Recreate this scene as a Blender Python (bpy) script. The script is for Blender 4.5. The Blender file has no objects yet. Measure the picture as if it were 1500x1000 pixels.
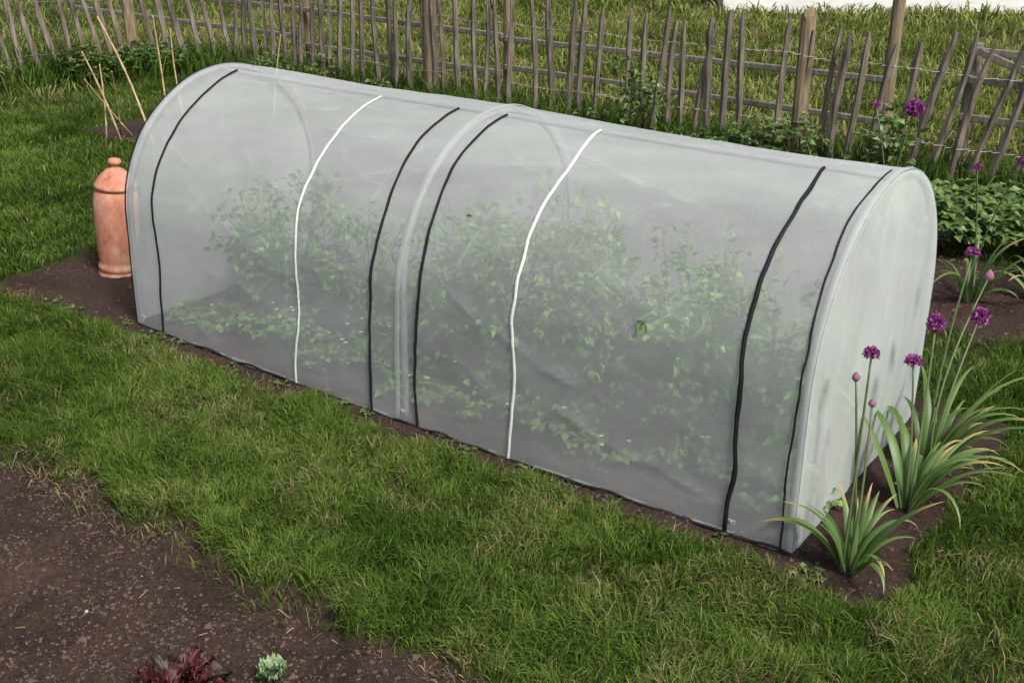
import bpy, math, random
import numpy as np
from mathutils import Vector, Matrix, noise as mnoise
random.seed(7); rng=np.random.default_rng(7)
S=bpy.context.scene
S.view_settings.view_transform='Standard'; S.view_settings.look='None'
S.view_settings.exposure=0; S.view_settings.gamma=1
# ------------------------------------------------------------ garden frame
A=np.array([.824,2.87]); EX=np.array([.8138,-.5812]); EY=np.array([.5812,.8138])
def W2(u,v):
    u=np.asarray(u,float); v=np.asarray(v,float)
    return A[0]+u*EX[0]+v*EY[0], A[1]+u*EX[1]+v*EY[1]
def P(u,v,z):
    x,y=W2(u,v); return np.array([float(x),float(y),float(z)])
# ------------------------------------------------------------ numpy noise
def _h(ix,iy,s):
    n=(ix*374761393+iy*668265263+s*1442695041)&0xffffffff
    n=((n^(n>>13))*1274126177)&0xffffffff
    n=(n^(n>>16))&0xffffffff
    return n/4294967295.0
def vn(x,y,s=0):
    x=np.asarray(x,float);y=np.asarray(y,float)
    ix=np.floor(x).astype(np.int64);iy=np.floor(y).astype(np.int64)
    fx=x-ix;fy=y-iy;fx=fx*fx*(3-2*fx);fy=fy*fy*(3-2*fy)
    a=_h(ix,iy,s);b=_h(ix+1,iy,s);c=_h(ix,iy+1,s);d=_h(ix+1,iy+1,s)
    return (a*(1-fx)+b*fx)*(1-fy)+(c*(1-fx)+d*fx)*fy
def fbm(x,y,o=4,s=0):
    r=0;a=.5;t=0
    for i in range(o):
        r=r+a*vn(x*2**i+17.3*i,y*2**i-9.1*i,s+i);t+=a;a*=.55
    return r/t
def sst(e0,e1,x):
    t=np.clip((x-e0)/(e1-e0),0,1);return t*t*(3-2*t)
def soil(u,v):
    j=.13*(fbm(u*5,v*5,4,3)-.5)*2+.03*(vn(u*40,v*40,5)-.5)
    w=.018
    f=sst(w,-w,v+.965+j)
    def box(u0,u1,v0,v1):
        d=np.minimum(np.minimum(u-u0,u1-u),np.minimum(v-v0,v1-v))+j*.7
        return sst(-w,w,d)
    r=np.maximum(f,box(-3.92,.31,-.135,1.2))
    r=np.maximum(r,box(-6.1,4,1.93,2.88))
    return r
def hgt(u,v,m=None):
    if m is None: m=soil(u,v)
    near=sst(7,4,np.abs(u))*sst(5,3,np.abs(v))
    g=.03*(fbm(u*2.2,v*2.2,3,11)-.5)+.012*(fbm(u*14,v*14,2,12)-.5)
    clod=fbm(u*7,v*7,5,21)
    front=sst(-.6,-.9,v)
    s=-.012-.022*front+(.02+.065*front)*(clod-.5)+.034*np.abs(fbm(u*26,v*26,4,22)-.5)
    far=.22*(fbm(u*.5,v*.5,3,31)-.5)*sst(4.6,7,v)+.10*(fbm(u*2.4,v*2.4,3,33)-.5)*sst(4.5,5.5,v)
    big=sst(16,60,v)*2.0
    return g*(1-m)+s*m*near+far+big
def HZ(u,v): return float(hgt(np.array([u]),np.array([v]))[0])
# ------------------------------------------------------------ materials
def mat(name):
    m=bpy.data.materials.new(name);m.use_nodes=True
    nt=m.node_tree;nt.nodes.clear()
    o=nt.nodes.new('ShaderNodeOutputMaterial')
    return m,nt,o
def N(nt,t,**k):
    n=nt.nodes.new(t)
    for a,b in k.items(): setattr(n,a,b)
    return n
def ramp(nt,stops):
    r=nt.nodes.new('ShaderNodeValToRGB');e=r.color_ramp.elements
    while len(e)<len(stops): e.new(.5)
    for i,(p,c) in enumerate(stops):
        e[i].position=p;e[i].color=(*c,1) if len(c)==3 else c
    return r
def simple(name,c1,c2,scale=20,rough=.8,bump=.3,stretch=(1,1,1),bdist=.01,metal=0,detail=6):
    m,nt,o=mat(name)
    b=N(nt,'ShaderNodeBsdfPrincipled');b.inputs['Roughness'].default_value=rough
    b.inputs['Metallic'].default_value=metal
    b.inputs['Specular IOR Level'].default_value=.25
    tc=N(nt,'ShaderNodeTexCoord');mp=N(nt,'ShaderNodeMapping');mp.inputs['Scale'].default_value=stretch
    nt.links.new(tc.outputs['Object'],mp.inputs['Vector'])
    n=N(nt,'ShaderNodeTexNoise');n.inputs['Scale'].default_value=scale;n.inputs['Detail'].default_value=detail
    nt.links.new(mp.outputs[0],n.inputs['Vector'])
    r=ramp(nt,[(.3,c1),(.7,c2)]);nt.links.new(n.outputs['Fac'],r.inputs[0])
    nt.links.new(r.outputs[0],b.inputs['Base Color'])
    if bump:
        bp=N(nt,'ShaderNodeBump');bp.inputs['Strength'].default_value=bump;bp.inputs['Distance'].default_value=bdist
        nt.links.new(n.outputs['Fac'],bp.inputs['Height']);nt.links.new(bp.outputs[0],b.inputs['Normal'])
    nt.links.new(b.outputs[0],o.inputs[0])
    return m
def foliage(name,trans=.35,gloss=.05,rough=.5):
    m,nt,o=mat(name)
    at=N(nt,'ShaderNodeAttribute',attribute_name='Col')
    b=N(nt,'ShaderNodeBsdfDiffuse')
    t=N(nt,'ShaderNodeBsdfTranslucent')
    mx=N(nt,'ShaderNodeMixShader');mx.inputs[0].default_value=trans
    nt.links.new(at.outputs['Color'],b.inputs['Color']);nt.links.new(at.outputs['Color'],t.inputs['Color'])
    nt.links.new(b.outputs[0],mx.inputs[1]);nt.links.new(t.outputs[0],mx.inputs[2])
    if not gloss:
        nt.links.new(mx.outputs[0],o.inputs[0]);return m
    g=N(nt,'ShaderNodeBsdfGlossy');g.inputs['Roughness'].default_value=rough;g.inputs['Color'].default_value=(.8,.8,.8,1)
    m2=N(nt,'ShaderNodeMixShader');m2.inputs[0].default_value=gloss
    nt.links.new(mx.outputs[0],m2.inputs[1]);nt.links.new(g.outputs[0],m2.inputs[2]);nt.links.new(m2.outputs[0],o.inputs[0])
    return m
M_grass=foliage('grass_blades',.35,0)
M_leaf=foliage('leaf',.35,.05)
M_petal=foliage('petal',.3,0)
M_lettuce=foliage('lettuce_leaf',.15,.03)
def ground_mat():
    m,nt,o=mat('garden_ground')
    tc=N(nt,'ShaderNodeTexCoord')
    at=N(nt,'ShaderNodeAttribute',attribute_name='soil')
    b=N(nt,'ShaderNodeBsdfPrincipled');b.inputs['Roughness'].default_value=.95;b.inputs['Specular IOR Level'].default_value=.12
    n1=N(nt,'ShaderNodeTexNoise');n1.inputs['Scale'].default_value=3.0;n1.inputs['Detail'].default_value=6
    n2=N(nt,'ShaderNodeTexNoise');n2.inputs['Scale'].default_value=70;n2.inputs['Detail'].default_value=6;n2.inputs['Roughness'].default_value=.7
    n3=N(nt,'ShaderNodeTexNoise');n3.inputs['Scale'].default_value=260;n3.inputs['Detail'].default_value=3
    for n in(n1,n2,n3): nt.links.new(tc.outputs['Object'],n.inputs['Vector'])
    r1=ramp(nt,[(.3,(.052,.033,.027)),(.55,(.090,.059,.048)),(.8,(.138,.095,.079))])
    nt.links.new(n2.outputs['Fac'],r1.inputs[0])
    r1b=ramp(nt,[(.3,(.68,.67,.67)),(.7,(1.15,1.12,1.1))]);nt.links.new(n1.outputs['Fac'],r1b.inputs[0])
    mu=N(nt,'ShaderNodeMix',data_type='RGBA',blend_type='MULTIPLY');mu.inputs['Factor'].default_value=1
    nt.links.new(r1.outputs[0],mu.inputs['A']);nt.links.new(r1b.outputs[0],mu.inputs['B'])
    r2=ramp(nt,[(.3,(.035,.052,.014)),(.6,(.065,.09,.022)),(.8,(.11,.12,.04))])
    ad=N(nt,'ShaderNodeMath',operation='ADD');ml=N(nt,'ShaderNodeMath',operation='MULTIPLY');ml.inputs[1].default_value=.5
    nt.links.new(n1.outputs['Fac'],ad.inputs[0]);nt.links.new(n2.outputs['Fac'],ad.inputs[1]);nt.links.new(ad.outputs[0],ml.inputs[0])
    nt.links.new(ml.outputs[0],r2.inputs[0])
    mx=N(nt,'ShaderNodeMix',data_type='RGBA')
    nt.links.new(at.outputs['Fac'],mx.inputs['Factor']);nt.links.new(r2.outputs[0],mx.inputs['A']);nt.links.new(mu.outputs['Result'],mx.inputs['B'])
    nt.links.new(mx.outputs['Result'],b.inputs['Base Color'])
    b1=N(nt,'ShaderNodeBump');b1.inputs['Strength'].default_value=1;b1.inputs['Distance'].default_value=.03
    nt.links.new(n2.outputs['Fac'],b1.inputs['Height'])
    b2=N(nt,'ShaderNodeBump');b2.inputs['Strength'].default_value=.8;b2.inputs['Distance'].default_value=.006
    nt.links.new(n3.outputs['Fac'],b2.inputs['Height']);nt.links.new(b1.outputs[0],b2.inputs['Normal'])
    nt.links.new(b2.outputs[0],b.inputs['Normal']);nt.links.new(b.outputs[0],o.inputs[0])
    return m
M_ground=ground_mat()
M_clod=simple('soil_clods',(.054,.036,.029),(.125,.086,.071),60,.95,.6)
M_pebble=simple('pebbles',(.22,.19,.17),(.45,.42,.38),15,.8,.2)
M_wood=simple('weathered_wood',(.070,.056,.045),(.28,.235,.185),10,.9,.6,(4,4,.5),.006)
M_rail=simple('grey_rail_wood',(.11,.095,.075),(.27,.24,.19),14,.9,.5,(4,4,1),.006)
M_post=simple('post_wood',(.12,.09,.055),(.30,.235,.15),12,.9,.6,(5,5,.5),.006)
M_wire=simple('wire',(.12,.11,.1),(.2,.2,.19),30,.5,0,metal=.8)
M_cane=simple('bamboo',(.28,.20,.11),(.50,.38,.22),20,.6,.2)
M_zip=simple('black_zip_tape',(.008,.008,.01),(.02,.02,.025),150,.7,.5,bdist=.002)
M_tape=simple('white_tape',(.66,.72,.64),(.80,.86,.78),80,.7,.3,bdist=.002)
M_pole=simple('grey_pole',(.16,.18,.18),(.26,.28,.28),30,.45,.1)
M_clip=simple('plastic_clip',(.20,.22,.21),(.34,.36,.35),30,.4,0)
M_bark=simple('twig_bark',(.05,.04,.02),(.12,.10,.05),60,.8,.3)
def net_mat(name,fac,col=(.93,.97,.955),weave=.24,transl=.45):
    m,nt,o=mat(name)
    at=N(nt,'ShaderNodeAttribute',attribute_name='fac')
    tc=N(nt,'ShaderNodeTexCoord')
    d=N(nt,'ShaderNodeBsdfDiffuse');d.inputs['Color'].default_value=(*col,1)
    t=N(nt,'ShaderNodeBsdfTranslucent');t.inputs['Color'].default_value=(*col,1)
    tr=N(nt,'ShaderNodeBsdfTransparent')
    m1=N(nt,'ShaderNodeMixShader');m1.inputs[0].default_value=transl
    m3=N(nt,'ShaderNodeMixShader')
    nf=N(nt,'ShaderNodeTexNoise');nf.inputs['Scale'].default_value=330;nf.inputs['Detail'].default_value=1
    nt.links.new(tc.outputs['Object'],nf.inputs['Vector'])
    q=N(nt,'ShaderNodeMath',operation='MULTIPLY_ADD');q.inputs[1].default_value=weave;q.inputs[2].default_value=fac-weave/2
    nt.links.new(nf.outputs['Fac'],q.inputs[0])
    s=N(nt,'ShaderNodeMath',operation='ADD');nt.links.new(q.outputs[0],s.inputs[0]);nt.links.new(at.outputs['Fac'],s.inputs[1]);s.use_clamp=True
    nt.links.new(d.outputs[0],m1.inputs[1]);nt.links.new(t.outputs[0],m1.inputs[2])
    nt.links.new(s.outputs[0],m3.inputs[0]);nt.links.new(tr.outputs[0],m3.inputs[1]);nt.links.new(m1.outputs[0],m3.inputs[2])
    nt.links.new(m3.outputs[0],o.inputs[0])
    return m
M_net=net_mat('insect_net',.385)
M_netend=net_mat('insect_net_end',.60,(.90,.97,.925))
M_netfar=net_mat('insect_net_far',.38,(.88,.94,.90))
M_hem=net_mat('net_hem',.55,(.66,.70,.68))
# ------------------------------------------------------------ mesh helpers
def mesh_np(name,co,faces3=None,faces4=None,col=None,m=None,smooth=False,attr=None,parent=None):
    me=bpy.data.meshes.new(name)
    co=np.asarray(co,np.float32);me.vertices.add(len(co));me.vertices.foreach_set('co',co.ravel())
    loops=[];starts=[];n=0
    if faces4 is not None and len(faces4):
        f=np.asarray(faces4,np.int32);loops.append(f.ravel());starts.append(n+np.arange(len(f))*4);n+=len(f)*4
    if faces3 is not None and len(faces3):
        f=np.asarray(faces3,np.int32);loops.append(f.ravel());starts.append(n+np.arange(len(f))*3);n+=len(f)*3
    lo=np.concatenate(loops);sts=np.concatenate(starts)
    me.loops.add(len(lo));me.loops.foreach_set('vertex_index',lo)
    me.polygons.add(len(sts));me.polygons.foreach_set('loop_start',sts.astype(np.int32))
    if smooth: me.polygons.foreach_set('use_smooth',np.ones(len(sts),bool))
    me.update(calc_edges=True);me.validate()
    if col is not None:
        a=me.attributes.new('Col','FLOAT_COLOR','POINT')
        c=np.ones((len(co),4),np.float32);c[:,:3]=col;a.data.foreach_set('color',c.ravel())
    if attr is not None:
        a=me.attributes.new(attr[0],'FLOAT','POINT');a.data.foreach_set('value',np.asarray(attr[1],np.float32).ravel())
    if m: me.materials.append(m)
    o=bpy.data.objects.new(name,me);S.collection.objects.link(o)
    if parent: o.parent=parent
    return o
class MB:
    def __init__(s): s.v=[];s.f=[];s.mi=[];s.c=[]
    def add(s,vs,fs,mi=0,col=(.1,.1,.1)):
        b=len(s.v);s.v.extend([tuple(x) for x in vs])
        s.f.extend([tuple(b+i for i in f) for f in fs]);s.mi.extend([mi]*len(fs))
        if isinstance(col,list): s.c.extend(col)
        else: s.c.extend([col]*len(vs))
    def tube(s,pts,rad,n=6,mi=0,col=(.1,.1,.1),jit=0):
        pts=[np.array(p,float) for p in pts];vs=[];fs=[]
        if not hasattr(rad,'__len__'): rad=[rad]*len(pts)
        ref=None
        for i,p in enumerate(pts):
            t=pts[min(i+1,len(pts)-1)]-pts[max(i-1,0)];t/=np.linalg.norm(t)+1e-9
            if ref is None: ref=np.array([0,0,1.]) if abs(t[2])<.9 else np.array([1.,0,0])
            a=np.cross(t,ref);a/=np.linalg.norm(a)+1e-9;b=np.cross(t,a);ref=np.cross(a,t)
            for k in range(n):
                an=2*math.pi*k/n;r=rad[i]*(1+jit*random.uniform(-1,1))
                vs.append(p+r*(a*math.cos(an)+b*math.sin(an)))
        for i in range(len(pts)-1):
            for k in range(n):
                k2=(k+1)%n;fs.append((i*n+k,i*n+k2,(i+1)*n+k2,(i+1)*n+k))
        fs.append(tuple(range(n))[::-1]);fs.append(tuple((len(pts)-1)*n+k for k in range(n)))
        s.add(vs,fs,mi,col)
    def leaf(s,b,d,nrm,L,w,col,mi=0,droop=.2):
        b=np.array(b,float);d=np.array(d,float);d/=np.linalg.norm(d)+1e-9
        nrm=np.array(nrm,float);sd=np.cross(d,nrm);sd/=np.linalg.norm(sd)+1e-9;nn=np.cross(sd,d)
        m=b+d*L*.45;t=b+d*L-nn*L*droop
        vs=[b,m+sd*w/2+nn*w*.12,t,m-sd*w/2+nn*w*.12,m]
        s.add(vs,[(0,1,4),(1,2,4),(2,3,4),(3,0,4)],mi,col)
    def strap(s,pts,wid,col,mi=0,side=None,fold=.25):
        vs=[];fs=[];cs=[];n=len(pts);pts=[np.array(p,float) for p in pts]
        for i,p in enumerate(pts):
            t=pts[min(i+1,n-1)]-pts[max(i-1,0)];t/=np.linalg.norm(t)+1e-9
            sd=np.array(side,float)-t*np.dot(side,t);sd/=np.linalg.norm(sd)+1e-9
            up=np.cross(sd,t)
            w=wid[i]/2
            vs+= [p+sd*w+up*w*fold,p,p-sd*w+up*w*fold]
            c=col[i] if isinstance(col,list) else col
            cs+=[c]*3
        for i in range(n-1):
            a=i*3;fs+=[(a,a+1,a+4,a+3),(a+1,a+2,a+5,a+4)]
        s.add(vs,fs,mi,cs)
    def box(s,c,ax,ay,az,mi=0,col=(.1,.1,.1)):
        c=np.array(c,float);vs=[]
        for i in(-1,1):
            for j in(-1,1):
                for k in(-1,1): vs.append(c+np.array(ax)*i/2+np.array(ay)*j/2+np.array(az)*k/2)
        s.add(vs,[(0,1,3,2),(4,6,7,5),(0,4,5,1),(2,3,7,6),(0,2,6,4),(1,5,7,3)],mi,col)
    def obj(s,name,mats,parent=None,smooth=False,bevel=0):
        me=bpy.data.meshes.new(name);me.from_pydata(s.v,[],s.f)
        for m in mats: me.materials.append(m)
        me.polygons.foreach_set('material_index',s.mi)
        if smooth: me.polygons.foreach_set('use_smooth',[True]*len(s.f))
        a=me.attributes.new('Col','FLOAT_COLOR','POINT')
        c=np.ones((len(s.v),4),np.float32);c[:,:3]=np.array(s.c);a.data.foreach_set('color',c.ravel())
        me.update()
        o=bpy.data.objects.new(name,me);S.collection.objects.link(o)
        if parent: o.parent=parent
        if bevel:
            b=o.modifiers.new('b','BEVEL');b.width=bevel;b.segments=2
        return o
def empty(name):
    e=bpy.data.objects.new(name,None);S.collection.objects.link(e);return e
# ------------------------------------------------------------ ground sheet
def axis(lo,hi,step,far,mid,midstep):
    c=list(np.arange(lo,hi,step))
    x=hi;
    while x<mid[1]: c.append(x);x+=midstep
    st=midstep
    while x<far: c.append(x);st*=1.35;x+=st
    c.append(far)
    x=lo-midstep
    while x>mid[0]: c.append(x);x-=midstep
    st=midstep
    while x>-far: c.append(x);st*=1.35;x-=st
    c.append(-far)
    return np.array(sorted(c))
gu=axis(-4.2,1.2,.013,600,(-14,9),.09);gv=axis(-2.1,1.5,.013,600,(-3.5,15),.08)
U,V=np.meshgrid(gu,gv,indexing='ij');sm=soil(U,V);Z=hgt(U,V,sm);X,Y=W2(U,V)
nu,nv=U.shape;idx=np.arange(nu*nv).reshape(nu,nv)
F=np.stack([idx[:-1,:-1],idx[1:,:-1],idx[1:,1:],idx[:-1,1:]],-1).reshape(-1,4)
mesh_np('ground',np.stack([X,Y,Z],-1).reshape(-1,3),faces4=F,m=M_ground,smooth=True,attr=('soil',sm))
# ------------------------------------------------------------ clods & pebbles
def blobs(name,n,region,rmin,rmax,m,power=3):
    import bmesh
    bm=bmesh.new();bmesh.ops.create_icosphere(bm,subdivisions=1,radius=1)
    bv=np.array([v.co[:] for v in bm.verts]);bf=np.array([[v.index for v in f.verts] for f in bm.faces]);bm.free()
    u=rng.uniform(region[0],region[1],n);v=rng.uniform(region[2],region[3],n)
    k=(soil(u,v)>.6)&(rng.random(n)<.15+1.6*sst(.38,.68,fbm(u*3,v*3,3,91)));u=u[k];v=v[k];n=len(u)
    r=rmin+(rmax-rmin)*rng.random(n)**power
    z=hgt(u,v)-r*.1;x,y=W2(u,v)
    d=1+.42*(rng.random((n,len(bv)))-.5)*2
    vv=bv[None]*d[...,None]*r[:,None,None]*rng.uniform(.65,1.2,(n,1,3))
    an=rng.uniform(0,6.28,n);ca,sa=np.cos(an)[:,None],np.sin(an)[:,None]
    xx=vv[...,0]*ca-vv[...,1]*sa;yy=vv[...,0]*sa+vv[...,1]*ca
    co=np.stack([xx+x[:,None],yy+y[:,None],vv[...,2]*.7+z[:,None]],-1).reshape(-1,3)
    f=(bf[None]+(np.arange(n)*len(bv))[:,None,None]).reshape(-1,3)
    return mesh_np(name,co,faces3=f,m=m,smooth=False)
blobs('soil_clods',70000,(-3.9,.6,-2.1,-.9),.001,.0085,M_clod,4)
blobs('soil_clods',260,(-3.9,.6,-2.1,-.9),.006,.019,M_clod,2)
blobs('soil_clods',18000,(-3.95,.35,-.25,1.3),.001,.011,M_clod,5)
blobs('soil_clods',6000,(-6,1.5,1.8,2.9),.003,.02,M_clod,3)
blobs('pebbles',240,(-3.9,.6,-2.1,-.9),.0015,.007,M_pebble,3)
blobs('pebbles',260,(-3.9,.35,-.25,1.3),.002,.007,M_pebble,3)
# ------------------------------------------------------------ grass
def blades(name,u,v,hm,wm,lean,pal,dry=.05,z=None,coh=1.3):
    n=len(u);x,y=W2(u,v)
    if z is None: z=hgt(u,v)-.004
    h=hm*rng.uniform(.45,1.25,n)*(.30+1.4*fbm(u*9,v*9,3,41))
    w=wm*rng.uniform(.6,1.3,n)
    ca=fbm(u*5,v*5,2,51)*6.28*2.5
    a=ca+rng.normal(0,coh,n)
    l=h*lean*rng.uniform(.2,1.6,n)
    dx,dy=np.cos(a)*l,np.sin(a)*l
    b=rng.uniform(0,6.28,n);sx,sy=np.cos(b)*w/2,np.sin(b)*w/2
    co=np.zeros((n,5,3),np.float32)
    co[:,0]=np.stack([x-sx,y-sy,z],-1);co[:,1]=np.stack([x+sx,y+sy,z],-1)
    mx,my,mz=x+dx*.35,y+dy*.35,z+h*.6
    co[:,2]=np.stack([mx+sx*.85,my+sy*.85,mz],-1);co[:,3]=np.stack([mx-sx*.85,my-sy*.85,mz],-1)
    co[:,4]=np.stack([x+dx,y+dy,z+h*np.clip(1-.35*(l/h)**2,.35,1)],-1)
    i=np.arange(n)*5
    f4=np.stack([i,i+1,i+2,i+3],-1);f3=np.stack([i+3,i+2,i+4],-1)
    pal=np.array(pal);t=np.clip(fbm(u*3.1,v*3.1,4,61)*2.0-.5+rng.normal(0,.24,n),0,1)*(len(pal)-1)
    k=np.clip(t.astype(int),0,len(pal)-2);fr=(t-k)[:,None]
    c=pal[k]*(1-fr)+pal[k+1]*fr
    c*=rng.uniform(.65,1.4,(n,1))
    dr=rng.random(n)<dry*(.2+3.2*sst(.52,.70,fbm(u*4,v*4,3,71)))
    c[dr]=np.array([.34,.28,.15])*rng.uniform(.6,1.2,(dr.sum(),1))
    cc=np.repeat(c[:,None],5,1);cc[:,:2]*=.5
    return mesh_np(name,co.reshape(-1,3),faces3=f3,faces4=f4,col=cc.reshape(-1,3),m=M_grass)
PAL=[(.042,.086,.013),(.074,.132,.021),(.106,.172,.031),(.150,.215,.048)]
PALF=[(.095,.134,.026),(.160,.205,.045),(.225,.268,.068),(.30,.33,.115)]
PALD=[(.035,.07,.012),(.06,.12,.02),(.10,.17,.03)]
def scat(n,r,thr=.35,cl=0):
    u=rng.uniform(r[0],r[1],n);v=rng.uniform(r[2],r[3],n)
    k=soil(u,v)<thr+rng.uniform(-.25,.25,n)
    if cl: k&=rng.random(n)<(1-cl)+cl*2*fbm(u*5,v*5,3,81)
    return u[k],v[k]
def cat(*l): return np.concatenate([a[0] for a in l]),np.concatenate([a[1] for a in l])
u,v=cat(scat(195000,(-4.4,.5,-1.12,-.02),cl=.5),scat(85000,(.1,2.0,-1.2,1.95),cl=.5))
blades('lawn_grass',u,v,.056,.0034,.8,PAL,.08)
u,v=cat(scat(100000,(-8.3,-3.7,-1.2,2.0),cl=.3),scat(9000,(-3.8,.4,1.15,1.95)),scat(50000,(-7,3,2.85,4.2),cl=.3),scat(16000,(-8.8,-6.0,1.9,4.2),cl=.3))
blades('lawn_grass',u,v,.055,.006,.7,PAL,.03)
u,v=scat(85000,(-9.5,4,4.1,9),cl=.7)
blades('meadow_grass',u,v,.12,.011,.9,PALF,.14)
u,v=scat(40000,(-14,8,8.5,15),cl=.7)
blades('meadow_grass',u,v,.14,.020,.9,PALF,.14)
u,v=scat(24000,(-16,-7.2,1.0,9),cl=.5)
blades('meadow_grass',u,v,.13,.012,.9,PALF,.08)
n=9000;u=rng.uniform(-6.9,2.5,n);v=4.13+rng.normal(0,.13,n)
blades('long_grass',u,v,.20,.009,.6,PALD,.06)
n=5000;t=rng.random(n);u=-6.9-1.9*t+rng.normal(0,.16,n);v=4.3-3.8*t+rng.normal(0,.16,n)
blades('long_grass',u,v,.26,.010,.55,PALD,.03)
n=4000;u=rng.uniform(-4.2,.6,n);v=-.955+rng.normal(0,.06,n)
blades('lawn_grass',u,v,.05,.0034,1.0,PAL,.22)
n=700;u=rng.uniform(-3.9,.3,n);v=-.14+rng.normal(0,.03,n)
blades('lawn_grass',u,v,.055,.0036,.9,PAL,.3)
# ------------------------------------------------------------ TUNNEL
T=empty('garden_grow_tunnel')
Wd=1.1;R=Wd/2;LEG=.47;Ht=LEG+R;BOT=-.022
per=2*LEG+math.pi*R
def prof(s):
    d=s*per
    if d<LEG: return (0,BOT+(d/LEG)*(LEG-BOT),-1,0)
    if d>per-LEG: return (Wd,BOT+((per-d)/LEG)*(LEG-BOT),1,0)
    a=math.pi-(d-LEG)/R
    return (R+R*math.cos(a),LEG+R*math.sin(a),math.cos(a),math.sin(a))
LT=3.0
cr=random.Random(21);CREASES=[(-1.42,.62,-.55,.30,-.05,1.1),(-1.0,.30,-.12,.10,-.03,1.2),(-2.75,.75,-1.9,.42,-.06,.9),(-2.6,.42,-1.65,.22,-.04,.8),(-1.3,1.25,-.35,.98,-.05,.8),(-2.85,1.15,-2.1,1.30,.03,.7),(-1.40,.95,-.9,1.05,.03,.6),(-.9,.80,-.25,.60,-.04,.8),(-2.0,.98,-1.55,.80,-.03,.7)]
for i in range(60):
    u0=cr.uniform(-2.95,-.4);q0=cr.uniform(.05,2.4);L=cr.uniform(.12,.55);an=cr.choice([-.32,-.24,-.15,.18,.1,-.5,.6,1.1])+cr.gauss(0,.14)
    CREASES.append((u0,q0,u0+L*math.cos(an),q0+L*math.sin(an),cr.uniform(-.05,.04),cr.uniform(.25,.75)))
def creasefield(a,b,wd=.0045,halo=.22):
    out=np.zeros_like(a)
    for (x0,y0,x1,y1,sg,st_) in CREASES:
        dx,dy=x1-x0,y1-y0;L=math.hypot(dx,dy);dx/=L;dy/=L
        t=(a-x0)*dx+(b-y0)*dy;o=-(a-x0)*dy+(b-y0)*dx
        tt=np.clip(t/L,0,1);o=o-sg*4*tt*(1-tt)-.006*np.sin(t*19+x0*9)-.003*np.sin(t*47+y0*5)
        env=np.clip(np.minimum(t/L,1-t/L)*4,0,1)*(.7+.3*np.sin(t*31+x0*13))
        w=wd*(.6+.8*env)
        out=np.maximum(out,st_*env*np.exp(-(o/w)**2))
        out=np.maximum(out,halo*st_*env*np.exp(-(np.maximum(o,0)/.05)**2-(np.minimum(o,0)/.012)**2))
    return out
nU,nS=480,270
us=-LT*(1-np.arange(nU+1)/nU);ss=np.arange(nS+1)/nS
UU,SS=np.meshgrid(us,ss,indexing='ij')
CF=creasefield(UU,SS*per,.018)
def shell(u,s,off=0,cf=None):
    v,z,nv_,nz=prof(s)
    t=-u/LT
    sc=abs(math.sin(2*math.pi*t))
    w=-.006*sc*(.4+nz)
    w+=.011*(mnoise.noise(Vector((u*2.0,v*1.8+s*3,z*1.8))))
    q=s*per
    w+=.004*mnoise.noise(Vector((u*1.6+q*.5,q*6-u*1.2,3.)))
    w+=.0018*mnoise.noise(Vector((u*9,q*9,4.)))
    if cf is None:
        cf=CF[min(nU,max(0,int(round((1+u/LT)*nU)))),min(nS,int(round(s*nS)))]
    w+=.0022*cf
    edge=min(1,t/.03,(1-t)/.03);w*=max(0,edge)*.9+.1
    bow=-.028*math.sin(math.pi*t)*max(0,1-z/.6) if v<R else 0
    uu=u+.045*z*t
    o=w+off
    return P(uu,v+nv_*o+bow,z+nz*o)
def foldfac(a,b,k=1.0,cre=True):
    r=.22*(fbm(a*1.3+b*.3,b*2.4-a*.3,4,131)-.5)+.12*(fbm(a*4+b*2,b*14-a*3,3,141)-.5)
    if cre: r=r+.15*creasefield(a,b)  # fold highlights painted into the net opacity as pale crease lines
    return r*k
co=[shell(us[i],ss[j],0,CF[i,j]) for i in range(nU+1) for j in range(nS+1)]
idx=np.arange((nU+1)*(nS+1)).reshape(nU+1,nS+1)
F=np.stack([idx[:-1,:-1],idx[1:,:-1],idx[1:,1:],idx[:-1,1:]],-1).reshape(-1,4)
mesh_np('net_cover',co,faces4=F,m=M_net,smooth=True,parent=T,attr=('fac',foldfac(UU,SS*per)))
def endpanel(u0,sg,name,m):
    na,nb=110,130;co=[];fa=[];fb=[]
    for i in range(na+1):
        a=math.pi*(1-i/na);v=R+(R-.004)*math.cos(a);top=LEG+(R-.004)*math.sin(a)
        for j in range(nb+1):
            z=BOT+(top-BOT)*j/nb
            w=.5*(1-math.cos(2*math.pi*i/na))*math.sin(math.pi*min(1,j/nb)) if j<nb else 0
            b=sg*.015*w+(.010*mnoise.noise(Vector((v*3+z*2,z*3,u0)))+.005*mnoise.noise(Vector((v*9+z*3,z*4-v,u0+3))))*min(1,w*3)
            uu=u0+b+(.045*z if sg<0 else 0)
            co.append(P(uu,v,z));fa.append(z-2.6);fb.append(v*1.3+.3)
    idx=np.arange((na+1)*(nb+1)).reshape(na+1,nb+1)
    F=np.stack([idx[:-1,:-1],idx[1:,:-1],idx[1:,1:],idx[:-1,1:]],-1).reshape(-1,4)
    mesh_np(name,co,faces4=F,m=m,smooth=True,parent=T,attr=('fac',foldfac(np.array(fa),np.array(fb),.9)))
endpanel(0,1,'end_panel_net',M_netend);endpanel(-LT,-1,'end_panel_net_far',M_netfar)
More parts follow.
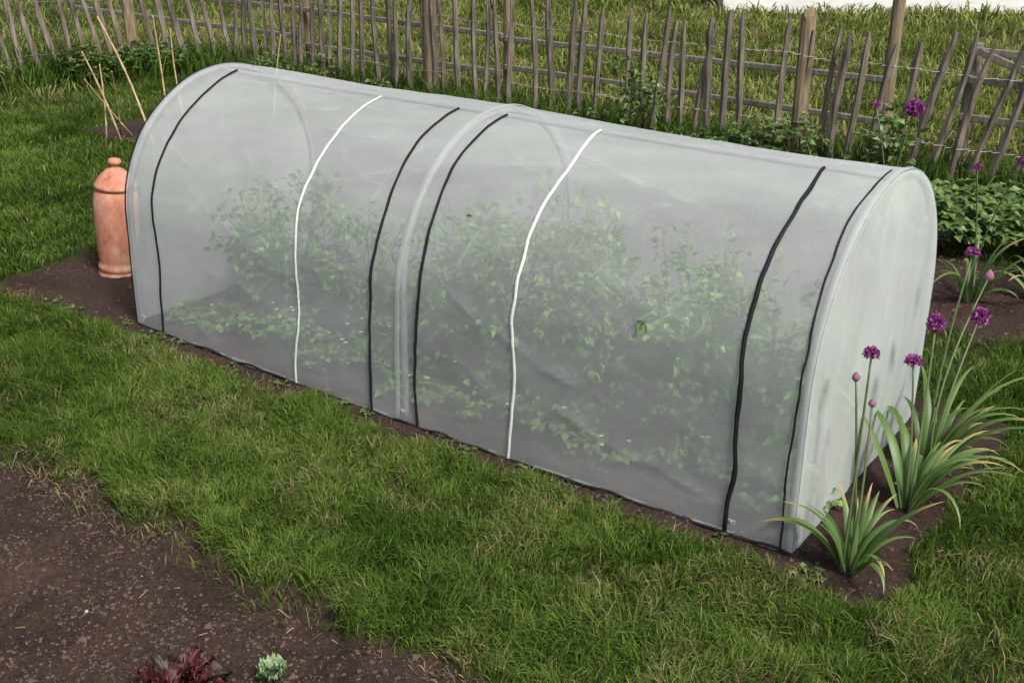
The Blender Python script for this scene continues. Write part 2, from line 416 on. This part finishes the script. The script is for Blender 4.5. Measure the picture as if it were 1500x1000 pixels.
def strip(name,uc,width,s0,s1,off,m,wig=.006,seed=0,ns=150,th=.003):
    vs=[];fs=[]
    for i in range(ns+1):
        s=s0+(s1-s0)*i/ns
        c=uc+wig*math.sin(s*23+seed)+wig*1.3*mnoise.noise(Vector((s*14,seed,0)))+wig*.5*mnoise.noise(Vector((s*40,seed,3)))
        wv=width*(1+.22*mnoise.noise(Vector((s*30,seed,5))))
        a=shell(c-wv/2,s,off);b=shell(c,s,off+th);d=shell(c+wv/2,s,off)
        vs+=[a,b,d]
    for i in range(ns):
        k=i*3;fs+=[(k,k+1,k+4,k+3),(k+1,k+2,k+5,k+4)]
    mb=MB();mb.add(vs,fs);mb.obj(name,[m],T,True)
for nm,u0,w_,m in [('zip_a',-LT*(1-.063),.013,M_zip),('tape_a',-LT*(1-.332),.012,M_tape),('zip_b',-LT*(1-.459),.013,M_zip),
                 ('zip_c',-LT*(1-.530),.013,M_zip),('tape_b',-LT*(1-.665),.012,M_tape),('zip_d',-LT*(1-.930),.015,M_zip)]:
    strip(nm,u0,w_,.004,.478,.005,m,.008,u0*7)
    if m is M_zip: strip(nm+'_coil',u0,w_*.35,.004,.478,.0085,M_zip,.008,u0*7,th=.002)
strip('edge_binding',-.035,.007,.004,.5,.004,M_zip,.005,3)
strip('edge_binding_far',-LT+.006,.010,.0,1,.003,M_zip,.002,4)
strip('end_sleeve',-.012,.020,.0,1,.002,M_hem,.0,5)
strip('mid_sleeve',-1.5,.024,.0,1,.003,M_hem,.0,6,th=.003)
mb=MB()
for u0 in(-.012,-1.5,-LT+.012):
    pts=[]
    for i in range(61):
        v,z,a,b=prof(i/60);t=-u0/LT
        pts.append(P(u0+.045*z*t,v-a*.018,z-b*.018+.002-(.08 if i in(0,60) else 0)))
    mb.tube(pts,.012,8)
mb.tube([P(-LT*i/20+.02*(i==20),R,Ht-.018-.005*abs(math.sin(math.pi*i/10))) for i in range(21)],.010,8)
for sv in(.016,Wd-.016):
    mb.tube([P(-LT*i/20,sv-(.028*math.sin(math.pi*i/20) if sv<.5 else 0),-.014) for i in range(21)],.006,8)
mb.tube([P(-.014,.0+i*.11,-.014) for i in range(11)],.006,8)
mb.obj('hoops_and_poles',[M_pole],T,True)
mb=MB()
pts=[P(-LT*i/200,-.006-.028*math.sin(math.pi*i/200)+.004*mnoise.noise(Vector((i*.15,0,0))),-.004+.012*mnoise.noise(Vector((i*.11,5,0)))) for i in range(201)]
mb.tube(pts,.0045,6)
mb.tube([P(.006,Wd*i/40,-.006+.008*mnoise.noise(Vector((i*.2,8,0)))) for i in range(41)],.004,6)
mb.obj('foot_cord',[M_zip],T,True)
ax=np.array([EX[0],EX[1],0]);ay=np.array([EY[0],EY[1],0]);UP=np.array([0,0,1.])
mb=MB()
for u0 in(-.19,-1.46,-2.93):
    c=P(u0,-.014-.028*math.sin(math.pi*-u0/3),.045)
    mb.box(c,ax*.024,ay*.005,UP*.016);mb.box(c-ay*.004,ax*.008,ay*.005,UP*.010)
mb.obj('pegging_clips',[M_clip],T,bevel=.002)
# ------------------------------------------------------------ plants in the tunnel
def rv(): return np.array([random.gauss(0,1),random.gauss(0,1),random.gauss(0,1)])
def bush(name,u,v,h,spread,ns,nl,ls,cols,bare=0.15):
    mb=MB();z0=HZ(u,v);base=P(u,v,z0)
    for i in range(ns):
        a=random.uniform(0,6.28);sp=spread*random.uniform(.2,1);hh=h*random.uniform(.55,1.05)
        p0=base+np.array([math.cos(a),math.sin(a),0])*spread*.12
        end=base+np.array([math.cos(a)*sp,math.sin(a)*sp,hh]);pts=[]
        for k in range(7):
            t=k/6;q=p0*(1-t)+end*t+np.array([0,0,.12*h*math.sin(t*math.pi)])+rv()*.008
            pts.append(q)
        mb.tube(pts,[.0045*(1-.7*k/6) for k in range(7)],4,1)
        for j in range(nl):
            t=random.uniform(bare,1)**.8;f=t*6;k=min(5,int(f));q=pts[k]*(1-f+k)+pts[k+1]*(f-k)
            d=rv();d[2]*=.5;d/=np.linalg.norm(d);q2=q+d*random.uniform(.01,.10)*(1.1-t*.4)
            for _ in range(random.choice([2,3,3])):
                dd=d+rv()*.6;c=np.array(random.choice(cols))*random.uniform(.55,1.45)
                mb.leaf(q2,dd,np.array([0,0,1])+rv()*.5,ls*random.uniform(.6,1.3),ls*random.uniform(.5,.75),tuple(c))
    return mb.obj(name,[M_leaf,M_bark])
GC=[(.055,.10,.02),(.085,.15,.03),(.12,.20,.045),(.16,.24,.07)]
GI=[(.04,.12,.012),(.075,.18,.02),(.12,.26,.035),(.19,.35,.07)]
for (u,v,h,sp,ns,nl) in [(-2.45,.34,.68,.26,15,34),(-2.1,.42,.58,.25,10,30),(-1.40,.33,.74,.26,16,34),(-1.1,.31,.82,.27,18,36),(-.82,.31,.78,.27,18,36),(-.52,.31,.74,.26,17,36),(-.22,.33,.68,.2,14,30),(-1.68,.6,.6,.25,10,24),(-2.75,.5,.4,.2,8,22),(-.6,.75,.6,.28,12,30),(-1.2,.8,.6,.28,12,30)]:
    bush('currant_bush',u,v,h,sp,ns,nl,.036,GI,.05)
def lowplant(name,u,v,r,h,nl,ls,cols,flow=0,flcol=(.75,.75,.7)):
    mb=MB();z0=HZ(u,v);b=P(u,v,z0)
    for i in range(nl):
        a=random.uniform(0,6.28);rr=r*math.sqrt(random.random());hh=h*random.uniform(.4,1)*(1-.4*rr/r)
        e=b+np.array([math.cos(a)*rr,math.sin(a)*rr,hh]);m=b*.5+e*.5+np.array([0,0,hh*.25])
        mb.tube([b,m,e],[.0018,.0015,.001],3,1)
        for k in range(3):
            an=a+(k-1)*1.1;d=np.array([math.cos(an),math.sin(an),random.uniform(-.2,.3)])
            c=np.array(random.choice(cols))*random.uniform(.7,1.3)
            mb.leaf(e,d,np.array([0,0,1])+rv()*.25,ls*random.uniform(.7,1.2),ls*.75,tuple(c))
    for i in range(flow):
        a=random.uniform(0,6.28);rr=r*math.sqrt(random.random());e=b+np.array([math.cos(a)*rr,math.sin(a)*rr,h*random.uniform(.8,1.15)])
        for k in range(5):
            an=k*1.257;mb.leaf(e,(math.cos(an),math.sin(an),.2),(0,0,1),.010,.009,flcol,0)
    return mb.obj(name,[M_leaf,M_bark])
GS=[(.06,.13,.02),(.10,.19,.03),(.14,.25,.05),(.18,.29,.07)]
for i in range(24):
    u=-2.84+i*.12+random.uniform(-.05,.05)
    lowplant('strawberry_plant',u,random.uniform(.16,.30),random.uniform(.08,.13),random.uniform(.07,.18),random.randint(14,30),.040,GS,random.choice([0,0,1,2,3]))
for i in range(12):
    lowplant('strawberry_plant',-2.85+i*.24,random.uniform(.4,.95),.16,.2,26,.05,GS,0)
# ------------------------------------------------------------ forcer
def lathe(mb,prof_,n=48,mi=0):
    vs=[];fs=[]
    for r,z in prof_:
        for k in range(n):
            a=2*math.pi*k/n;vs.append((r*math.cos(a),r*math.sin(a),z))
    m=len(prof_)
    for i in range(m-1):
        for k in range(n):
            k2=(k+1)%n;fs.append((i*n+k,i*n+k2,(i+1)*n+k2,(i+1)*n+k))
    fs.append(tuple(range(n))[::-1]);fs.append(tuple((m-1)*n+k for k in range(n)))
    mb.add(vs,fs,mi)
def terracotta():
    m,nt,o=mat('terracotta');tc=N(nt,'ShaderNodeTexCoord')
    b=N(nt,'ShaderNodeBsdfPrincipled');b.inputs['Roughness'].default_value=.85;b.inputs['Specular IOR Level'].default_value=.2
    n=N(nt,'ShaderNodeTexNoise');n.inputs['Scale'].default_value=9;n.inputs['Detail'].default_value=9;n.inputs['Roughness'].default_value=.75
    mp=N(nt,'ShaderNodeMapping');mp.inputs['Scale'].default_value=(1,1,.5);nt.links.new(tc.outputs['Object'],mp.inputs['Vector'])
    nt.links.new(mp.outputs[0],n.inputs['Vector'])
    r=ramp(nt,[(.34,(.30,.11,.07)),(.45,(.46,.19,.12)),(.55,(.51,.25,.17)),(.66,(.60,.43,.35))]);nt.links.new(n.outputs['Fac'],r.inputs[0])
    nt.links.new(r.outputs[0],b.inputs['Base Color'])
    w=N(nt,'ShaderNodeTexNoise');w.inputs['Scale'].default_value=90;nt.links.new(tc.outputs['Object'],w.inputs['Vector'])
    bp=N(nt,'ShaderNodeBump');bp.inputs['Strength'].default_value=.35;bp.inputs['Distance'].default_value=.004
    nt.links.new(w.outputs['Fac'],bp.inputs['Height']);nt.links.new(bp.outputs[0],b.inputs['Normal']);nt.links.new(b.outputs[0],o.inputs[0]);return m
M_tc=terracotta()
mb=MB();fu,fv=-3.60,.36
lathe(mb,[(.096,0),(.100,.005),(.100,.030),(.094,.036),(.094,.046),(.100,.052),(.099,.072),(.092,.080),(.095,.10),(.104,.20),(.110,.30),(.112,.38),(.110,.44),(.104,.475),(.096,.492),(.090,.500)])
lathe(mb,[(.098,.502),(.104,.506),(.104,.520),(.098,.526),(.088,.545),(.068,.575),(.045,.598),(.024,.610),(.018,.618),(.022,.626),(.031,.634),(.033,.644),(.026,.656),(.010,.661)])
o=mb.obj('terracotta_rhubarb_forcer',[M_tc],smooth=True)
o.location=P(fu,fv,HZ(fu,fv)-.022);o.rotation_euler=(0,math.radians(5.5),0);o.scale=(.94,.94,.88)
# ------------------------------------------------------------ fences
def pale(mb,b,lean,h,w,alongs,th=.020,mi=0):
    n=8;vs=[];fs=[];bx=random.uniform(-.014,.014);sd=random.uniform(-1,1)
    al=np.array([alongs[0],alongs[1],0]);nr=np.array([-alongs[1],alongs[0],0]);ph=random.uniform(0,6);wob=random.uniform(.004,.016)
    for i in range(n+1):
        t=i/n;c=b+UP*(h*t)+al*(lean*h*t+wob*math.sin(t*4.5+ph))+nr*(bx*math.sin(t*3+ph)+.05*lean*t)
        ww=w*(1-.18*t)*(1+.2*random.uniform(-1,1));tt=th*(1+.25*random.uniform(-1,1))
        if i==n: ww*=.5;tt*=.5
        vs+=[c-al*ww/2-nr*tt*.3,c+al*ww*.15*sd-nr*tt*.75,c+al*ww/2-nr*tt*.2,c+al*ww*.4+nr*tt*.5,c-al*ww*.4+nr*tt*.5]
    for i in range(n):
        for k in range(5):
            k2=(k+1)%5;fs.append((i*5+k,i*5+k2,(i+1)*5+k2,(i+1)*5+k))
    fs.append(tuple(n*5+k for k in range(5)))
    mb.add(vs,fs,mi)
def paling(name,p0,p1,posts,leanf,h=.90,sp=.122):
    mb=MB();p0=np.array(p0);p1=np.array(p1);Lc=np.linalg.norm(p1-p0);d=(p1-p0)/Lc
    wd=np.array(W2(*(p0+d)))-np.array(W2(*p0));s=0
    while s<Lc:
        q=p0+d*s;jj=random.uniform(-.02,.02)
        ln=leanf(q[0])+random.gauss(0,.03)
        if random.random()<.96:
            pale(mb,P(q[0],q[1]+jj,HZ(*q)-.05),ln,h*random.uniform(.94,1.06),random.uniform(.036,.060),wd)
        s+=sp*random.uniform(.78,1.2)
    for hz in(.24,.66):
        for off in(-.026,.026):
            pts=[];k=0.
            while k<=Lc:
                q=p0+d*k;pts.append(P(q[0]+leanf(q[0])*hz,q[1]+off*(1 if int(k/.064)%2 else -1),HZ(*q)+hz+.006*math.sin(k*9)));k+=.064
            mb.tube(pts,.0016,4,1)
    for s,ph,r in posts:
        q=p0+d*s;b=P(q[0],q[1]+.04,HZ(*q)-.1)
        mb.tube([b,b+UP*ph*.5+rv()*.004,b+UP*(ph+.1)+rv()*.01,b+UP*(ph+.105)],[r*1.05,r,r*.93,r*.85],12,2,jit=.05)
    return mb.obj(name,[M_wood,M_wire,M_post])
paling('chestnut_paling_fence',(-6.95,4.13),(2.6,4.13),[(5.2,.90,.05),(2.2,1.25,.05)],lambda u:.02+.26*float(sst(-2.0,-.4,u)) + .03*math.sin(u*1.7))
paling('chestnut_paling_fence',(-7.0,4.2),(-9.0,.2),[(.9,1.2,.05),(3.0,1.2,.05)],lambda u:.13+.03*math.sin(u*5),h=1.1)
mb=MB()
for u0,h in[(-6.3,1.1),(-4.2,1.15),(-1.3,1.25)]:
    b=P(u0,4.42,HZ(u0,4.42)-.1);mb.tube([b,b+UP*h*.5,b+UP*(h+.1)],[.043,.041,.038],12,0,jit=.04)
for z in(.28,.53):
    us_=[-9.5,-6.3,-4.2,-1.3]
    for a,b in zip(us_[:-1],us_[1:]):
        za=z+random.uniform(-.03,.03);zb=za+random.uniform(-.04,.04)
        p,q=P(a+.01,4.36,za),P(b-.01,4.36,zb)
        mb.box((p+q)/2,q-p,ay*.025,UP*.040,1)
mb.obj('post_and_rail_fence',[M_post,M_rail],bevel=.006)
mb=MB()
for u0 in(-.86,.55,2.0):
    b=P(u0,4.62,-.1);mb.tube([b,b+UP*.86],[.04,.037],12,0,jit=.04)
for z in(.32,.55,.72):
    mb.box((P(-.86,4.56,z)+P(2.0,4.56,z))/2,ax*2.9,ay*.025,UP*.045,1)
for a,b in((-.8,.5),(.6,1.95)):
    p,q=P(a,4.52,.72),P(b,4.52,.30);d=q-p;mb.box((p+q)/2,d,ay*.02,UP*.045,1)
mb.obj('wooden_gate',[M_rail,M_rail],bevel=.005)
# ------------------------------------------------------------ canes
def cane(b,t,r=.006):
    mb=MB();b=np.array(b,float);t=np.array(t,float);pts=[];rr=[];L=np.linalg.norm(t-b);n=max(4,int(L/.12))
    bend=rv()*.012
    for i in range(n):
        for f,k in((0,1.0),(.90,.93),(.95,1.25)):
            s=(i+f)/n;pts.append(b*(1-s)+t*s+bend*math.sin(s*math.pi));rr.append(r*k*(1-.35*s))
    pts.append(t);rr.append(r*.6)
    mb.tube(pts,rr,7);mb.obj('bamboo_cane',[M_cane],smooth=True)
cane((-2.63,7.70,0),(-2.83,7.75,.60),.008);cane((-2.74,7.72,0),(-2.76,7.85,.50),.007);cane((-2.62,7.9,0),(-2.84,7.75,.42),.007)
cane((-2.42,7.7,0),(-2.80,8.05,.78),.009);cane((-2.45,8.2,0),(-2.50,8.3,.75),.008);cane((-2.70,7.9,0),(-2.60,7.6,.50),.007)
cane((-2.30,8.1,0),(-2.36,8.2,.68),.007);cane((-1.7,8.2,0),(-1.62,8.3,.62),.006)
# ------------------------------------------------------------ alliums
def head(mb,c,r,kind,ax_=UP):
    c=np.array(c,float)
    if kind=='bud':
        vs=[];fs=[];pr=[(.15,-1.1),(.7,-.6),(1,0),(.8,.6),(.4,1.05),(.08,1.5)]
        cols=[]
        for i,(a,z) in enumerate(pr):
            for k in range(8):
                an=k*math.pi/4;vs.append(c+np.array([math.cos(an)*a*r,math.sin(an)*a*r,z*r]))
                cols.append((.36,.17,.25) if i%5 else (.28,.26,.13))
        for i in range(5):
            for k in range(8):
                k2=(k+1)%8;fs.append((i*8+k,i*8+k2,(i+1)*8+k2,(i+1)*8+k))
        mb.add(vs,fs,1,cols)
    else:
        n=150 if kind=='open' else 110
        for i in range(n):
            z=1-2*(i+.5)/n
            if kind=='half' and z<-.35: continue
            a=i*2.39996;q=math.sqrt(max(0,1-z*z));d=np.array([q*math.cos(a),q*math.sin(a),z])+rv()*.06
            if kind=='half': d[2]=d[2]*.9+.25
            L=r*random.uniform(.8,1.15)
            col=np.array([(.32,.06,.27),(.42,.10,.36),(.20,.03,.16),(.50,.20,.42)][random.randrange(4)])*random.uniform(.7,1.2)
            mb.tube([c,c+d*L*.72],[.0007,.0007],3,0,(.12,.08,.10))
            for k in range(3):
                mb.leaf(c+d*L*.66,d+rv()*.45,rv(),r*.42,r*.24,tuple(col),1)
def allium(name,base,heads,leaves,mainL=.35,wl=.024,dirs=None):
    mb=MB();base=np.array(base,float)
    for hx,hy,hz,r,kind in heads:
        t=np.array([hx,hy,hz]);b=base+np.array([random.uniform(-.02,.02),random.uniform(-.02,.02),0])
        sg=rv()*.012;pts=[b*(1-s)+t*s+sg*math.sin(math.pi*s)-(t-b)*np.array([1,1,0])*.25*math.sin(math.pi*s) for s in np.linspace(0,1,9)]
        mb.tube(pts,[.0046-.0016*i/8 for i in range(9)],7,0,(.13,.19,.07))
        head(mb,t,r,kind)
    for i in range(leaves):
        a=dirs[i%len(dirs)]+random.gauss(0,.35) if dirs else random.uniform(0,6.28)
        L=mainL*random.uniform(.6,1.25);d=np.array([math.cos(a),math.sin(a),0]);el=random.uniform(1.0,1.5)
        curl=random.uniform(.8,3.1);p=base+d*random.uniform(.005,.03);pts=[p];n=13;e=el
        tw=random.uniform(-.9,.9)
        for k in range(n-1):
            p=p+(d*math.cos(e)+UP*math.sin(e))*L/(n-1)+np.array([-d[1],d[0],0])*tw*.012*k/n;e-=curl/(n-1)*(.3+1.5*k/n)
            if p[2]<.012: p[2]=.012
            pts.append(p.copy())
        w=wl*random.uniform(.75,1.3);wid=[w*(.55+.45*min(1,k/3))*(1-max(0,(k-5)/(n-5.6)))**.8 if k<n-1 else .001 for k in range(n)]
        g=np.array(random.choice([(.12,.21,.045),(.16,.26,.065),(.09,.165,.035),(.10,.19,.04)]))*random.uniform(.8,1.1)
        yel=random.random()**.6;cols=[]
        for k in range(n):
            f=max(0,(k/(n-1)-(.55+.45*yel))/.2);f=min(1,f);cols.append(tuple(g*(1-f)+np.array((.50,.38,.15))*f))
            if k<2: cols[-1]=tuple(np.array(cols[-1])*.6+np.array((.2,.24,.12))*.4)
        mb.strap(pts,wid,cols,0,side=(-d[1],d[0],0),fold=random.uniform(.2,.7))
    return mb.obj(name,[M_leaf,M_petal],smooth=True)
allium('allium_plant',(.965,2.78,-.01),[(.971,2.85,.645,.024,'half'),(.937,2.85,.58,.012,'bud'),(1.009,2.9,.475,.012,'bud')],20,.29,.026,[2.6,.3,-.2,1.2,3.3,.8,2.0,5])
allium('allium_plant',(1.235,3.12,-.01),[(1.22,3.2,.46,.027,'half'),(1.31,3.3,.55,.029,'open')],24,.40,.026,[.2,.6,-.3,1.0,.4,2.2,5.6])
allium('allium_plant',(1.36,3.32,-.01),[(1.45,3.45,.72,.023,'half'),(1.53,3.5,.49,.029,'open'),(1.58,3.6,.59,.017,'bud')],24,.42,.026,[.1,.5,-.2,.9,0,1.4,5.9])
def PP(u,v,z): return tuple(P(u,v,z))
allium('allium_plant',P(-.55,2.3,-.01),[(*PP(-.5,2.3,.83),.039,'open'),(*PP(-.67,2.3,.82),.019,'half')],14,.35,.026)
allium('allium_plant',P(-.15,2.35,-.01),[(*PP(-.2,2.3,.61),.021,'half'),(*PP(-.02,2.3,.66),.024,'half')],14,.34,.026)
allium('allium_plant',P(.1,2.5,-.01),[(*PP(.12,2.5,.5),.024,'half')],14,.34,.026)
# ------------------------------------------------------------ other planting
for i in range(18):
    u=random.uniform(-1.2,.8);v=random.uniform(2.8,3.4)
    lowplant('garden_plant',u,v,random.uniform(.12,.22),random.uniform(.18,.4),60,.06,GC[1:],0)
for i in range(18):
    lowplant('fence_weed',random.uniform(-6.8,1.5),random.uniform(3.85,4.1),random.uniform(.10,.2),random.uniform(.15,.4),45,.05,GC,0)
for i in range(10):
    t=random.random();lowplant('fence_weed',-7.0-1.2*t,4.0-2.4*t,.2,.35,60,.05,GC,0)
bush('young_shrub',-2.75,3.9,.62,.22,8,16,.05,GC[1:])
bush('young_shrub',-1.1,3.95,.45,.2,8,16,.05,GC[1:])
for i in range(20):
    lowplant('soil_weed',random.uniform(-3.75,.2),random.choice([-.06,-.08,-.05]),.03,.025,5,.018,GC,0)
def frill(name,c,n,r,cols,ls):
    mb=MB()
    for i in range(n):
        a=random.uniform(0,6.28);el=random.uniform(.15,1.3);d=np.array([math.cos(a)*math.cos(el),math.sin(a)*math.cos(el),math.sin(el)])
        L=r*random.uniform(.6,1.1);sd=np.array([-math.sin(a),math.cos(a),0]);m=13;ph=random.uniform(0,6)
        vs=[];fs=[];cs=[];col=np.array(random.choice(cols));w0=ls*random.uniform(.7,1.2)
        for k in range(m):
            t=k/(m-1);p=np.array(c)+d*L*t-UP*L*.35*t*t;w=w0*math.sin(math.pi*min(.93,.12+t*.82))
            for q in range(-5,6):
                e=(abs(q)/5)**2
                vs.append(p+sd*w*q/5*(1+.22*math.sin(k*2.9+ph+(q>0)*2))+UP*(e*w*.4+e*.014*math.sin(k*2.5+ph+q*.7))+rv()*.0015);cs.append(tuple(col*random.uniform(.6,1.4)))
        for k in range(m-1):
            for q in range(10): fs.append((k*11+q,k*11+q+1,(k+1)*11+q+1,(k+1)*11+q))
        mb.add(vs,fs,0,cs)
    return mb.obj(name,[M_lettuce],smooth=True)
frill('red_lettuce',(-.83,2.28,-.02),60,.155,[(.060,.010,.012),(.040,.009,.010),(.085,.016,.018),(.025,.016,.010)],.020)
frill('brassica_seedling',(-.60,2.325,.0),7,.075,[(.18,.29,.13),(.22,.32,.16)],.028)
mb=MB()
for i in range(90):
    u,v=random.uniform(-3.5,.3),random.uniform(-1.9,-1.0);b=P(u,v,HZ(u,v)+.006);a=random.uniform(0,6.28);L=random.uniform(.008,.04)
    mb.tube([b,b+np.array([math.cos(a)*L,math.sin(a)*L,random.uniform(-.004,.006)])],.0008,3,0)
mb.obj('straw_bits',[M_cane])
# ------------------------------------------------------------ white cottage beyond the field
M_render=simple('white_render',(.68,.68,.66),(.82,.82,.80),6,.9,.2)
M_slate=simple('slate_roof',(.06,.06,.07),(.13,.13,.14),12,.8,.5)
M_glass=simple('window_glass',(.02,.025,.03),(.05,.06,.07),3,.15,0)
M_frame=simple('window_frame',(.7,.7,.7),(.8,.8,.8),3,.5,0)
cot=empty('white_cottage')
cx,cy=6.9,15.85;ang=math.radians(-2);hx=np.array([math.cos(ang),math.sin(ang),0]);hy=np.array([-math.sin(ang),math.cos(ang),0])
C0=np.array([cx,cy,-.3]);Wc,Dc,Hc=8.8,4.5,3.0
mb=MB();mb.box(C0+UP*Hc/2,hx*Wc,hy*Dc,UP*Hc)
for s in(-1,1):
    e=C0+UP*Hc+hx*s*(Wc/2-.0);mb.add([e-hy*Dc/2,e+hy*Dc/2,e+UP*1.7],[(0,1,2)])
mb.obj('walls',[M_render],cot)
mb=MB()
for t in(-1,1):
    a=C0+UP*(Hc-.12)+hy*t*(Dc/2+.25);b=C0+UP*(Hc+1.75)
    vs=[a-hx*(Wc/2+.2),a+hx*(Wc/2+.2),b+hx*(Wc/2+.2),b-hx*(Wc/2+.2)];vs+=[q+UP*.1 for q in vs]
    mb.add(vs,[(0,1,2,3),(7,6,5,4),(0,4,5,1),(1,5,6,2),(2,6,7,3),(3,7,4,0)])
mb.obj('roof',[M_slate],cot)
mb=MB();mf=MB()
for s in(-2.6,2.6):
    p=C0+hx*s-hy*(Dc/2+.01)+UP*1.9;mb.box(p,hx*.9,hy*.02,UP*1.0)
    for q in(-.45,0,.45): mf.box(p+hx*q-hy*.02,hx*.06,hy*.03,UP*1.06)
    for q in(-.5,0.,.5): mf.box(p+UP*q-hy*.035,hx*.96,hy*.03,UP*.06)
mb.obj('windows',[M_glass],cot);mf.obj('window_frames',[M_frame],cot)
mb=MB();p=C0-hy*(Dc/2+.02)+UP*1.25;mb.box(p,hx*.9,hy*.05,UP*2.0);mb.box(p-hy*.03,hx*.7,hy*.02,UP*.8);mb.obj('door',[M_frame],cot)
# ------------------------------------------------------------ light, sky, camera
w=bpy.data.worlds.new('World');S.world=w;w.use_nodes=True;nt=w.node_tree
bg=nt.nodes.get('Background') or nt.nodes.new('ShaderNodeBackground')
sky=nt.nodes.new('ShaderNodeTexSky');sky.sky_type='NISHITA';sky.sun_disc=False
d=Vector((.45,-.62,.95)).normalized();el=math.asin(d.z);az=math.atan2(d.x,d.y)
sky.sun_elevation=el;sky.sun_rotation=az;sky.air_density=1;sky.dust_density=5;sky.ozone_density=1.2
nt.links.new(sky.outputs[0],bg.inputs[0]);bg.inputs[1].default_value=.15
sl=bpy.data.lights.new('sun','SUN');sl.energy=3.9;sl.angle=math.radians(12);sl.color=(1,.97,.93)
so=bpy.data.objects.new('sun',sl);S.collection.objects.link(so);so.rotation_euler=(-d).to_track_quat('-Z','Y').to_euler()
cam=bpy.data.cameras.new('camera');co_=bpy.data.objects.new('camera',cam);S.collection.objects.link(co_)
co_.location=(0,0,1.95);co_.rotation_euler=(math.radians(90-23.9),0,0)
cam.lens=40.8;cam.sensor_width=36;cam.clip_end=2000;cam.clip_start=.05
S.camera=co_
